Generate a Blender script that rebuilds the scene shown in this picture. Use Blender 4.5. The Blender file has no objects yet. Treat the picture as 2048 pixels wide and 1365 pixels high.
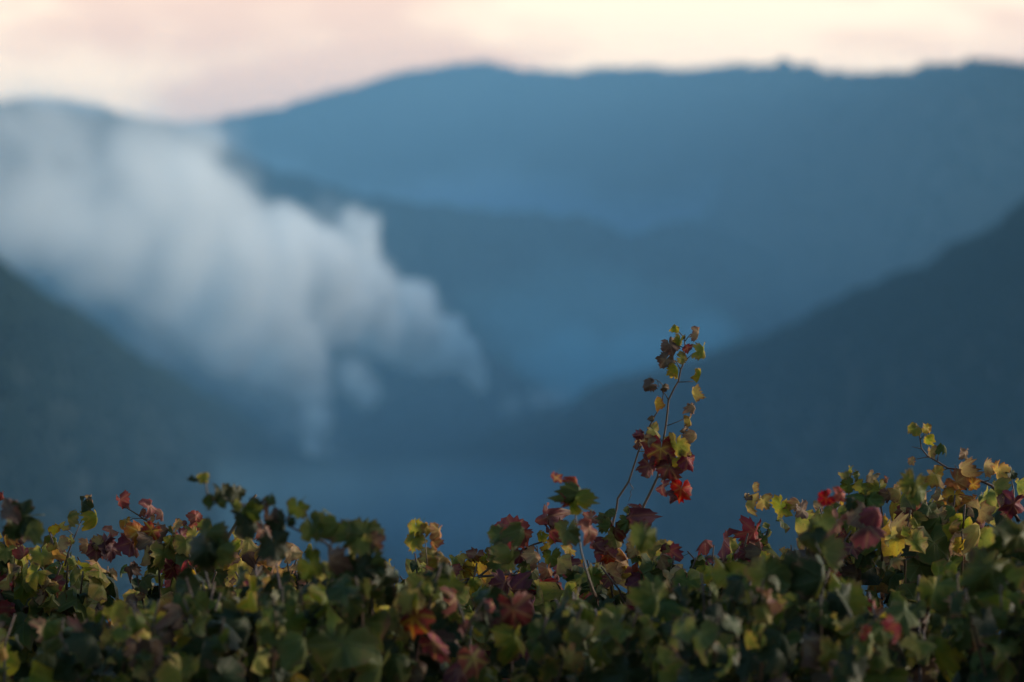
import bpy, bmesh, math, random
import numpy as np
from mathutils import Vector, Matrix, noise

random.seed(11)
rng = np.random.default_rng(7)
S = bpy.context.scene
COL = S.collection
R = math.radians

# ------------------------------------------------------------------ camera
CZ = 2.1                      # camera height above the vineyard soil
FOCUS = 11.2                  # metres to the tall shoot
cam_data = bpy.data.cameras.new("camera")
cam_data.lens = 200
cam_data.sensor_width = 36
cam_data.clip_start = 0.1
cam_data.clip_end = 90000
cam_data.dof.use_dof = True
cam_data.dof.focus_distance = FOCUS
cam_data.dof.aperture_fstop = 5.6
cam = bpy.data.objects.new("camera", cam_data)
cam.location = (0, 0, CZ)
cam.rotation_euler = (R(90), 0, 0)
COL.objects.link(cam)
S.camera = cam

# ------------------------------------------------------------------ world: dusk sky
SUN_EL, SUN_AZ = R(16), R(74)      # azimuth measured from +Y towards +X
SKY_STRENGTH = 0.12
world = bpy.data.worlds.new("World")
S.world = world
world.use_nodes = True
wt = world.node_tree
wt.nodes.clear()


class NT:
    """small node-tree writer"""
    def __init__(self, tree):
        self.t = tree

    def n(self, typ, **kw):
        nd = self.t.nodes.new(typ)
        for k, v in kw.items():
            setattr(nd, k, v)
        return nd

    def link(self, a, b):
        self.t.links.new(a, b)

    def put(self, sock, v):
        if hasattr(v, "node"):
            self.link(v, sock)
        else:
            sock.default_value = v

    def math(self, op, a, b=None, c=None, clamp=False):
        nd = self.n("ShaderNodeMath", operation=op, use_clamp=clamp)
        for i, v in enumerate((a, b, c)):
            if v is not None:
                self.put(nd.inputs[i], v)
        return nd.outputs[0]

    def mix(self, f, a, b, mode="MIX"):
        nd = self.n("ShaderNodeMix", data_type="RGBA", blend_type=mode)
        self.put(nd.inputs[0], f)
        self.put(nd.inputs[6], a if hasattr(a, "node") else (*a, 1))
        self.put(nd.inputs[7], b if hasattr(b, "node") else (*b, 1))
        return nd.outputs[2]

    def noise(self, vec, scale, detail=3, rough=0.55):
        nd = self.n("ShaderNodeTexNoise")
        nd.inputs["Scale"].default_value = scale
        nd.inputs["Detail"].default_value = detail
        nd.inputs["Roughness"].default_value = rough
        if vec is not None:
            self.link(vec, nd.inputs["Vector"])
        return nd.outputs["Fac"]

    def ramp(self, f, lo, hi, a=0.0, b=1.0):
        nd = self.n("ShaderNodeMapRange", interpolation_type="SMOOTHSTEP")
        self.put(nd.inputs[0], f)
        for i, v in enumerate((lo, hi, a, b)):
            nd.inputs[i + 1].default_value = v
        return nd.outputs[0]


w = NT(wt)
tc = w.n("ShaderNodeTexCoord").outputs["Generated"]
sky = w.n("ShaderNodeTexSky", sky_type="NISHITA", sun_disc=False)
sky.sun_elevation = SUN_EL
sky.sun_rotation = SUN_AZ
sky.air_density = 1.2
sky.dust_density = 1.0
sky.ozone_density = 1.0
sep = w.n("ShaderNodeSeparateXYZ")
w.link(tc, sep.inputs[0])
z = sep.outputs[2]
# thin sunset cloud: peach near the horizon, thinning out upwards
sc_ = w.n("ShaderNodeVectorMath", operation="MULTIPLY")
w.link(tc, sc_.inputs[0])
sc_.inputs[1].default_value = (1, 1, 3.2)
big = w.noise(sc_.outputs[0], 13, 2, 0.5)
small = w.noise(sc_.outputs[0], 34, 3, 0.5)
cl = w.math("ADD", w.math("MULTIPLY", big, 0.65), w.math("MULTIPLY", small, 0.35))
cream = w.ramp(cl, 0.43, 0.57)
cloud = w.mix(cream, (12.4, 7.3, 4.1), (16.4, 11.4, 6.6))
ahead = w.math("ADD", w.math("MULTIPLY", sep.outputs[1], math.cos(R(30))), w.math("MULTIPLY", sep.outputs[0], math.sin(R(30))))
glow = w.ramp(ahead, -0.6, 0.25, 0.06, 1.0)          # the sunset side of the horizon is the brightest
cover = w.math("MULTIPLY", w.ramp(z, 0.05, 0.24, 1.0, 0.0), glow)
ground_side = w.ramp(z, -0.05, 0.0, 0.0, 1.0)
skycol = w.mix(1.0, sky.outputs[0], (0.75, 0.95, 1.0), "MULTIPLY")
col = w.mix(w.math("MULTIPLY", cover, ground_side), skycol, cloud)
bg = w.n("ShaderNodeBackground")
bg.inputs[1].default_value = SKY_STRENGTH
w.link(col, bg.inputs[0])
out = w.n("ShaderNodeOutputWorld")
w.link(bg.outputs[0], out.inputs[0])

# ------------------------------------------------------------------ the one sun: last glow, very soft
sun_d = bpy.data.lights.new("sun", "SUN")
sun_d.energy = 3.9
sun_d.angle = R(25)
sun_d.color = (1.0, 0.86, 0.68)
sun = bpy.data.objects.new("sun", sun_d)
sv = Vector((math.sin(SUN_AZ) * math.cos(SUN_EL), math.cos(SUN_AZ) * math.cos(SUN_EL), math.sin(SUN_EL)))
sun.rotation_euler = sv.to_track_quat("Z", "Y").to_euler()
sun.location = (30, 40, 30)
COL.objects.link(sun)

S.view_settings.view_transform = "Standard"
S.view_settings.look = "None"
S.view_settings.exposure = 0.70
S.view_settings.gamma = 1.0
S.view_settings.use_curve_mapping = False
S.cycles.use_denoising = True
S.cycles.denoiser = "OPENIMAGEDENOISE"
S.cycles.max_bounces = 14
S.cycles.volume_bounces = 14
S.cycles.diffuse_bounces = 4
S.cycles.glossy_bounces = 3
S.cycles.transmission_bounces = 6
S.cycles.volume_step_rate = 2.0
S.cycles.volume_max_steps = 256
S.cycles.sample_clamp_indirect = 6

# ------------------------------------------------------------------ helpers
K = 0.18 / 2048               # radians per photograph pixel (200 mm lens, 36 mm sensor, 2048 px)


def at(px, py, d):
    """point at distance d along the view that the photograph shows at pixel px, py"""
    return Vector(((px - 1024) * K * d, d, CZ - (py - 682.5) * K * d))


def link(o, parent=None):
    COL.objects.link(o)
    if parent is not None:
        o.parent = parent
    return o


def mesh_from(name, verts, faces, mats=(), smooth=True):
    me = bpy.data.meshes.new(name)
    me.from_pydata([tuple(v) for v in verts], [], faces)
    for m in mats:
        me.materials.append(m)
    if smooth:
        me.polygons.foreach_set("use_smooth", [True] * len(me.polygons))
    me.update()
    return me


def tag(o, label=None, cat=None, group=None, kind=None):
    for k, v in (("label", label), ("category", cat), ("group", group), ("kind", kind)):
        if v:
            o[k] = v
    return o


def interp(pts, x):
    xs = [p[0] for p in pts]
    return float(np.interp(x, xs, [p[1] for p in pts]))


def fbm(x, y, zz=0.0, octv=4):
    return noise.fractal(Vector((x, y, zz)), 1.0, 2.0, octv)


def new_mat(name):
    m = bpy.data.materials.new(name)
    m.use_nodes = True
    m.node_tree.nodes.clear()
    return m, NT(m.node_tree)


# ------------------------------------------------------------------ materials
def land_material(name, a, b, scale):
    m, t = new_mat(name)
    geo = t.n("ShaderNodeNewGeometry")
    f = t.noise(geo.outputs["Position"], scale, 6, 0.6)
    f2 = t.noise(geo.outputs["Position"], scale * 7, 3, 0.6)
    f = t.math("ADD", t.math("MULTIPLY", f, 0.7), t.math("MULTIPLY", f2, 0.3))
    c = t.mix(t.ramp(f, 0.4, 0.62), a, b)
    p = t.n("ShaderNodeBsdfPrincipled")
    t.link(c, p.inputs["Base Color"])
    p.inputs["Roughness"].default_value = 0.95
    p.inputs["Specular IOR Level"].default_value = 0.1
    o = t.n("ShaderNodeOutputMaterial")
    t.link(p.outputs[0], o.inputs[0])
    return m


M_soil = land_material("soil_and_grass", (0.045, 0.045, 0.026), (0.10, 0.08, 0.05), 0.9)
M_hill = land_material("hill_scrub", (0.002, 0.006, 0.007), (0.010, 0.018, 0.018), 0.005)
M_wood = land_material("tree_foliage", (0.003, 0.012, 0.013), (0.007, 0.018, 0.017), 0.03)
M_trunk = land_material("bark", (0.06, 0.045, 0.035), (0.12, 0.09, 0.07), 30)


def cane_material():
    m, t = new_mat("cane_bark")
    geo = t.n("ShaderNodeNewGeometry")
    f = t.noise(geo.outputs["Position"], 60, 4, 0.6)
    rnd = t.n("ShaderNodeObjectInfo").outputs["Random"]
    c = t.mix(t.ramp(f, 0.4, 0.62), (0.030, 0.012, 0.010), (0.075, 0.030, 0.022))
    c = t.mix(t.math("MULTIPLY", rnd, 0.3), c, (0.10, 0.075, 0.03))
    p = t.n("ShaderNodeBsdfPrincipled")
    t.link(c, p.inputs["Base Color"])
    p.inputs["Roughness"].default_value = 0.6
    o = t.n("ShaderNodeOutputMaterial")
    t.link(p.outputs[0], o.inputs[0])
    return m


M_cane = cane_material()

# kind: (blade, margin, along the veins, how far the margin colour reaches in, translucency)
LEAF = {
    "g": ((0.056, 0.074, 0.013), (0.110, 0.098, 0.017), (0.095, 0.110, 0.028), 0.30, 0.34),
    "d": ((0.017, 0.027, 0.007), (0.032, 0.032, 0.008), (0.034, 0.046, 0.015), 0.25, 0.22),  # dark green, lowered further so the colour carries canopy shade
    "y": ((0.180, 0.180, 0.028), (0.300, 0.215, 0.045), (0.13, 0.16, 0.03), 0.45, 0.55),
    "o": ((0.400, 0.265, 0.045), (0.330, 0.160, 0.040), (0.30, 0.26, 0.05), 0.40, 0.55),
    "t": ((0.330, 0.210, 0.095), (0.240, 0.110, 0.060), (0.34, 0.24, 0.10), 0.40, 0.45),
    "a": ((0.380, 0.175, 0.042), (0.330, 0.110, 0.050), (0.48, 0.34, 0.10), 0.40, 0.45),
    "r": ((0.290, 0.032, 0.028), (0.200, 0.014, 0.020), (0.34, 0.12, 0.05), 0.40, 0.40),
    "c": ((0.140, 0.028, 0.036), (0.110, 0.014, 0.024), (0.26, 0.11, 0.05), 0.40, 0.35),
    "m": ((0.220, 0.090, 0.040), (0.190, 0.024, 0.028), (0.46, 0.28, 0.06), 0.65, 0.40),
    "b": ((0.130, 0.075, 0.045), (0.085, 0.040, 0.030), (0.18, 0.11, 0.06), 0.45, 0.25),
    "p": ((0.250, 0.090, 0.065), (0.190, 0.040, 0.040), (0.30, 0.16, 0.09), 0.45, 0.45),
}


def leaf_material(key):
    blade, margin, vein, reach, trans = LEAF[key]
    m, t = new_mat("vine_leaf_" + {"g": "green", "d": "dark_green", "y": "lime", "o": "gold", "t": "tan", "a": "orange", "r": "red",
                                   "c": "crimson", "m": "mottled_red", "b": "brown", "p": "pink"}[key])
    uv = t.n("ShaderNodeUVMap", uv_map="flat").outputs[0]
    rg = t.n("ShaderNodeUVMap", uv_map="ring").outputs[0]
    s = t.n("ShaderNodeSeparateXYZ")
    t.link(uv, s.inputs[0])
    x, y = s.outputs[0], s.outputs[1]
    s2 = t.n("ShaderNodeSeparateXYZ")
    t.link(rg, s2.inputs[0])
    ring = s2.outputs[0]
    # distance to the nearest of the five main veins
    best = None
    ax = t.math("ABSOLUTE", x)
    for deg in (0, 55, 112):
        sn, cs = math.sin(R(deg)), math.cos(R(deg))
        perp = t.math("ABSOLUTE", t.math("SUBTRACT", t.math("MULTIPLY", ax, cs), t.math("MULTIPLY", y, sn)))
        along = t.math("ADD", t.math("MULTIPLY", ax, sn), t.math("MULTIPLY", y, cs))
        back = t.math("MULTIPLY", t.math("LESS_THAN", along, 0.0), 1.0)
        dd = t.math("ADD", perp, back)
        best = dd if best is None else t.math("MINIMUM", best, dd)
    # side veins: fine ripples leaving the main veins
    side = t.math("ABSOLUTE", t.math("SINE", t.math("ADD", t.math("MULTIPLY", best, 30.0), t.math("MULTIPLY", y, 46.0))))
    info = t.n("ShaderNodeObjectInfo").outputs["Random"]
    geo = t.n("ShaderNodeNewGeometry")
    rnd = t.math("FRACT", t.math("ADD", info, geo.outputs["Random Per Island"]))
    off = t.n("ShaderNodeVectorMath", operation="ADD")
    t.link(uv, off.inputs[0])
    cmb = t.n("ShaderNodeCombineXYZ")
    t.link(t.math("MULTIPLY", rnd, 37.0), cmb.inputs[2])
    t.link(t.math("MULTIPLY", rnd, 11.0), cmb.inputs[0])
    t.link(cmb.outputs[0], off.inputs[1])
    patch = t.noise(off.outputs[0], 3.2, 4, 0.6)
    fine = t.noise(off.outputs[0], 22, 3, 0.6)
    e = t.math("ADD", t.math("MULTIPLY", ring, 0.75), t.math("MULTIPLY", t.math("SUBTRACT", patch, 0.5), 1.6))
    c = t.mix(t.ramp(e, 0.95 - reach - 0.2, 0.95 - reach + 0.25), blade, margin)
    near_vein = t.ramp(best, 0.0, 0.09, 0.45, 0.0)
    c = t.mix(near_vein, c, vein)
    c = t.mix(t.ramp(best, 0.003, 0.012, 0.5, 0.0), c, tuple(min(1, v * 1.25) for v in vein))
    c = t.mix(t.math("MULTIPLY", t.ramp(side, 0.0, 0.25, 1.0, 0.0), 0.25), c, vein)
    # brown, drying rim, deeper in some places; rust and dead spots
    rim = t.math("ADD", t.math("MULTIPLY", ring, 0.55), t.math("MULTIPLY", patch, 0.9))
    c = t.mix(t.ramp(rim, 0.93, 1.10, 0.0, 0.85), c, (0.10, 0.050, 0.028))
    warm = t.noise(off.outputs[0], 1.3, 2, 0.5)
    c = t.mix(t.ramp(warm, 0.50, 0.72, 0.0, 0.65), c, margin)
    c = t.mix(t.ramp(fine, 0.60, 0.70, 0.0, 0.75), c, (0.09, 0.045, 0.03))
    hsv = t.n("ShaderNodeHueSaturation")
    t.link(c, hsv.inputs["Color"])
    t.link(t.math("ADD", 0.485, t.math("MULTIPLY", rnd, 0.03)), hsv.inputs["Hue"])
    t.link(t.math("ADD", 0.72, t.math("MULTIPLY", t.math("FRACT", t.math("MULTIPLY", rnd, 7.31)), 0.55)), hsv.inputs["Value"])
    t.link(t.math("ADD", 0.86, t.math("MULTIPLY", t.math("FRACT", t.math("MULTIPLY", rnd, 3.7)), 0.25)), hsv.inputs["Saturation"])
    c = hsv.outputs[0]
    p = t.n("ShaderNodeBsdfPrincipled")
    t.link(c, p.inputs["Base Color"])
    p.inputs["Roughness"].default_value = 0.58
    p.inputs["Specular IOR Level"].default_value = 0.22
    bump = t.n("ShaderNodeBump")
    bump.inputs["Strength"].default_value = 0.35
    bump.inputs["Distance"].default_value = 0.004
    t.link(t.math("ADD", t.ramp(best, 0.0, 0.03, 1.0, 0.0), t.math("MULTIPLY", patch, 0.8)), bump.inputs["Height"])
    t.link(bump.outputs[0], p.inputs["Normal"])
    tr = t.n("ShaderNodeBsdfTranslucent")
    t.link(c, tr.inputs[0])
    ms = t.n("ShaderNodeMixShader")
    ms.inputs[0].default_value = trans
    t.link(p.outputs[0], ms.inputs[1])
    t.link(tr.outputs[0], ms.inputs[2])
    o = t.n("ShaderNodeOutputMaterial")
    t.link(ms.outputs[0], o.inputs[0])
    return m


M_leaf = {k: leaf_material(k) for k in LEAF}

# ------------------------------------------------------------------ ground and hills
BASE = -330.0                 # valley floor


def ground_z(x, y):
    r = math.hypot(x, y)
    if r < 40:
        return 0.0
    f = min(1.0, (r - 40) / 1050)
    return BASE * (f ** 0.8) * (1.0 if y > 0 else 0.35) + fbm(x / 400, y / 400, 3) * min(12, (r - 40) * 0.02)


def grid_axis(far, n, p=2.4):
    s = np.linspace(-1, 1, n)
    return np.sign(s) * np.abs(s) ** p * far


gx, gy = grid_axis(8900, 90), np.concatenate([grid_axis(2900, 60)[:30], grid_axis(21400, 120)[60:]])
gv = [(x, y, ground_z(x, y)) for y in gy for x in gx]
gf = [(j * 90 + i, j * 90 + i + 1, (j + 1) * 90 + i + 1, (j + 1) * 90 + i) for j in range(89) for i in range(89)]
g = link(bpy.data.objects.new("ground", mesh_from("ground", gv, gf, [M_soil])))
g["kind"] = "structure"

NEAR = [(-7000, 2600), (-4500, 700), (-3000, 250), (-1600, 150), (-900, 240), (-500, 330), (-200, 450), (0, 552), (40, 582), (90, 615), (150, 642), (190, 668), (240, 702), (300, 742), (360, 772),
        (420, 806), (470, 826), (510, 858), (540, 888), (580, 912), (650, 926), (740, 927), (820, 917), (890, 902), (950, 884), (1000, 862),
        (1060, 838), (1120, 828), (1155, 812), (1180, 782), (1250, 764), (1330, 744), (1440, 712), (1520, 690), (1580, 662), (1640, 632),
        (1700, 604), (1750, 588), (1790, 562), (1840, 554), (1880, 534), (1900, 510), (1960, 494), (2010, 464), (2048, 426), (2200, 330), (2600, 240), (3600, 120), (5500, 300), (8500, 2600)]
NEAR_D = [(-7000, 1500), (-1600, 1700), (0, 2300), (300, 4000), (560, 6600), (750, 7500), (950, 7300), (1150, 6300), (1400, 5100), (1700, 3800), (2048, 2800), (3600, 2000)]
MID = [(-9000, 900), (-4000, 120), (-1600, 60), (-600, 150), (100, 230), (300, 255), (440, 300), (520, 338), (560, 355), (640, 378), (720, 402), (800, 417), (900, 428), (1000, 437), (1100, 441),
       (1160, 443), (1200, 457), (1250, 482), (1300, 474), (1340, 462), (1380, 457), (1420, 466), (1480, 482), (1540, 512), (1600, 542),
       (1660, 565), (1720, 590), (1800, 630), (2000, 700), (3600, 850), (7000, 900)]
MID_D = [(-1600, 8600), (300, 8700), (800, 9000), (1300, 9800), (1700, 9500), (3600, 9500)]
FAR = [(-5800, 150), (-2500, 60), (-1200, 120), (-300, 190), (0, 212), (70, 203), (130, 207), (200, 218), (260, 240), (330, 252), (400, 250), (460, 240), (560, 222), (640, 198),
       (700, 180), (760, 162), (820, 147), (900, 132), (990, 132), (1040, 147), (1080, 152), (1170, 145), (1260, 143), (1380, 148), (1480, 136),
       (1600, 142), (1700, 160), (1760, 160), (1820, 154), (1880, 144), (1980, 142), (2048, 150), (2500, 90), (4500, 10), (8000, 60), (12000, 500)]
FAR_D = [(-2500, 14500), (0, 15000), (1000, 15500), (1400, 13000), (2048, 6600), (4500, 6200)]


def crest(cr, ds, px):
    d = interp(ds, px)
    return at(px, interp(cr, px), d)


def hill(name, cr, ds, base, wf, wb, nu, seed, rough):
    nu = 420
    xs = np.linspace(cr[0][0], cr[-1][0], 150).tolist() + np.linspace(-120, 2170, nu).tolist()
    xs = sorted(set(round(v, 2) for v in xs))
    ts = [-1, -.93, -.86, -.79, -.72, -.65, -.58, -.51, -.44, -.38, -.32, -.26, -.21, -.16, -.12, -.08, -.05, -.025, 0, .03, .07, .14, .25, .4, .6, .8, 1]
    verts = []
    for px in xs:
        c = crest(cr, ds, px)
        c.z += (5.5 * fbm(px / 48, seed, 1.7, 3) + 3 * fbm(px / 19, seed, 4.2, 2)) * K * c.y * (1.9 if name == "far_mountains" and px > 1550 else 1.15)     # bumpy treeline
        for t in ts:
            a = abs(t)
            wdt = wf if t < 0 else wb
            y = c.y + t * wdt
            x = c.x * (1 + t * wdt / c.y * 0.8)
            drop = 0.75 * a + 0.25 * (1 - math.cos(math.pi * a)) / 2
            zz = c.z + (base - c.z) * drop
            amp = rough * math.sin(math.pi * min(1, a)) ** 0.8
            zz += amp * fbm(x / (wf * 0.25), y / (wf * 0.3), seed, 5)
            verts.append((x, y, zz))
    m = len(ts)
    faces = [(i * m + j, (i + 1) * m + j, (i + 1) * m + j + 1, i * m + j + 1) for i in range(len(xs) - 1) for j in range(m - 1)]
    o = link(bpy.data.objects.new(name, mesh_from(name, verts, faces, [M_hill])))
    o["kind"] = "structure"
    return verts, len(xs), m


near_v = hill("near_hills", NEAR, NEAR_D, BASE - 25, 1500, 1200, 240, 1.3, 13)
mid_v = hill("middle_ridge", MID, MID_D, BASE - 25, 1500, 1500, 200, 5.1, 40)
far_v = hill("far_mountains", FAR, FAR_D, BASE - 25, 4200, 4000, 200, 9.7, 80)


# ------------------------------------------------------------------ woods on the slopes (one mass each)
def tree_proto(seed):
    r = random.Random(seed)
    bm = bmesh.new()
    bmesh.ops.create_icosphere(bm, subdivisions=1, radius=1.0)
    for v in bm.verts:
        k = 1 + r.uniform(-0.28, 0.28)
        v.co = Vector((v.co.x * 0.42 * k, v.co.y * 0.42 * k, 0.52 + v.co.z * 0.5 * (1 + r.uniform(-.12, .12))))
    vs = np.array([v.co[:] for v in bm.verts])
    fs = np.array([[v.index for v in f.verts] for f in bm.faces])
    bm.free()
    return vs, fs


PROTOS = [tree_proto(i) for i in range(6)]


def woods(name, hv, count, hmin, hmax, seed, crest_share=0.3):
    verts, nu, m = hv
    V = np.array(verts).reshape(nu, m, 3)
    PX = V[:, 18, 0] / V[:, 18, 1] / K + 1024
    r = np.random.default_rng(seed)
    allv, allf, n0 = [], [], 0
    for k in range(count):
        side = r.random() < 0.45
        i = np.interp(r.uniform(-2600, 4600) if side else r.uniform(-150, 2200), PX, np.arange(nu))
        i = min(max(i, 0), nu - 1.01)
        j = (r.normal(18, 0.9) if r.random() < crest_share else r.uniform(3, 19))
        j = min(max(j, 0), m - 1.01)
        i0, j0 = int(i), int(j)
        a, b = i - i0, j - j0
        p = (V[i0, j0] * (1 - a) + V[i0 + 1, j0] * a) * (1 - b) + (V[i0, j0 + 1] * (1 - a) + V[i0 + 1, j0 + 1] * a) * b
        if noise.noise(Vector((p[0] / 140, p[1] / 300, seed))) < -0.6:
            continue
        h = r.uniform(hmin, hmax)
        vs, fs = PROTOS[k % 6]
        an = r.uniform(0, 6.28)
        ca, sa = math.cos(an), math.sin(an)
        wd = h * r.uniform(0.8, 1.5)
        q = np.stack([(vs[:, 0] * ca - vs[:, 1] * sa) * wd, (vs[:, 0] * sa + vs[:, 1] * ca) * wd, vs[:, 2] * h], 1) + p - (0, 0, 0.15 * h)
        allv.append(q)
        allf.append(fs + n0)
        n0 += len(vs)
    v = np.concatenate(allv)
    f = np.concatenate(allf)
    o = link(bpy.data.objects.new(name, mesh_from(name, v.tolist(), f.tolist(), [M_wood])))
    tag(o, kind="stuff")
    return o


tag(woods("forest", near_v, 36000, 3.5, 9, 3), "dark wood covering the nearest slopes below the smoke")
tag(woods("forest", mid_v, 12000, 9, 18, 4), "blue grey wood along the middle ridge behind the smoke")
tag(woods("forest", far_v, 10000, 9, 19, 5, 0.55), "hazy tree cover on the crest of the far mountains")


# one conifer that stands up from the saddle
def saddle_tree():
    b = crest(NEAR, NEAR_D, 912)
    root = link(bpy.data.objects.new("tree", None))
    root.location = b
    tag(root, "lone dark tree standing up from the lowest saddle below the smoke", "tree")
    bm = bmesh.new()
    bmesh.ops.create_cone(bm, cap_ends=True, segments=8, radius1=0.5, radius2=0.15, depth=15)
    bmesh.ops.translate(bm, verts=bm.verts, vec=(0, 0, 6))
    me = bpy.data.meshes.new("trunk")
    bm.to_mesh(me)
    bm.free()
    me.materials.append(M_trunk)
    link(bpy.data.objects.new("trunk", me), root)
    r = random.Random(5)
    vs, fs = [], []
    for k in range(700):
        hh = r.random() ** 0.8
        zz = 2.5 + hh * 15
        rad = (1 - hh) ** 0.7 * 5.5 * math.sqrt(r.random()) * (0.8 + 0.4 * math.sin(zz * 2.2) ** 2)
        an = r.uniform(0, 6.28)
        c = Vector((rad * math.cos(an), rad * math.sin(an), zz))
        for q in range(3):
            vs.append(c + Vector((r.uniform(-1, 1), r.uniform(-1, 1), r.uniform(-.7, .7))) * 0.9)
        n = len(vs)
        fs.append((n - 3, n - 2, n - 1))
    link(bpy.data.objects.new("crown", mesh_from("crown", vs, fs, [M_wood])), root)


saddle_tree()

# ------------------------------------------------------------------ air
HAZE_DENSITY = 0.72e-4
hm, t = new_mat("haze_air")
pv = t.n("ShaderNodeVolumePrincipled")
pv.inputs["Color"].default_value = (0.235, 0.53, 0.845, 1)
pv.inputs["Density"].default_value = HAZE_DENSITY
pv.inputs["Anisotropy"].default_value = 0.0
o = t.n("ShaderNodeOutputMaterial")
t.link(pv.outputs[0], o.inputs["Volume"])
hx, hy0, hy1, hz0, hz1 = 9000, -3000, 21500, -400, 880
hv = [(x, y, zz) for zz in (hz0, hz1) for y in (hy0, hy1) for x in (-hx, hx)]
hf = [(0, 2, 3, 1), (4, 5, 7, 6), (0, 1, 5, 4), (2, 6, 7, 3), (0, 4, 6, 2), (1, 3, 7, 5)]
haze = link(bpy.data.objects.new("haze", mesh_from("haze", hv, hf, [hm], smooth=False)))
haze["kind"] = "stuff"

# ------------------------------------------------------------------ smoke
SMOKE_PATH = [(-600, 5900), (0, 6300), (500, 7300), (950, 8000), (1500, 8400)]   # the wind carries it towards the camera


def smoke_material(name, dens, colour, aniso=0.3):
    m, t = new_mat(name)
    att = t.n("ShaderNodeAttribute", attribute_name="density")
    pv = t.n("ShaderNodeVolumePrincipled")
    pv.inputs["Color"].default_value = (*colour, 1)
    pv.inputs["Density Attribute"].default_value = ""
    pv.inputs["Anisotropy"].default_value = aniso
    t.link(t.math("MULTIPLY", att.outputs["Fac"], dens), pv.inputs["Density"])
    o = t.n("ShaderNodeOutputMaterial")
    t.link(pv.outputs[0], o.inputs["Volume"])
    return m


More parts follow.
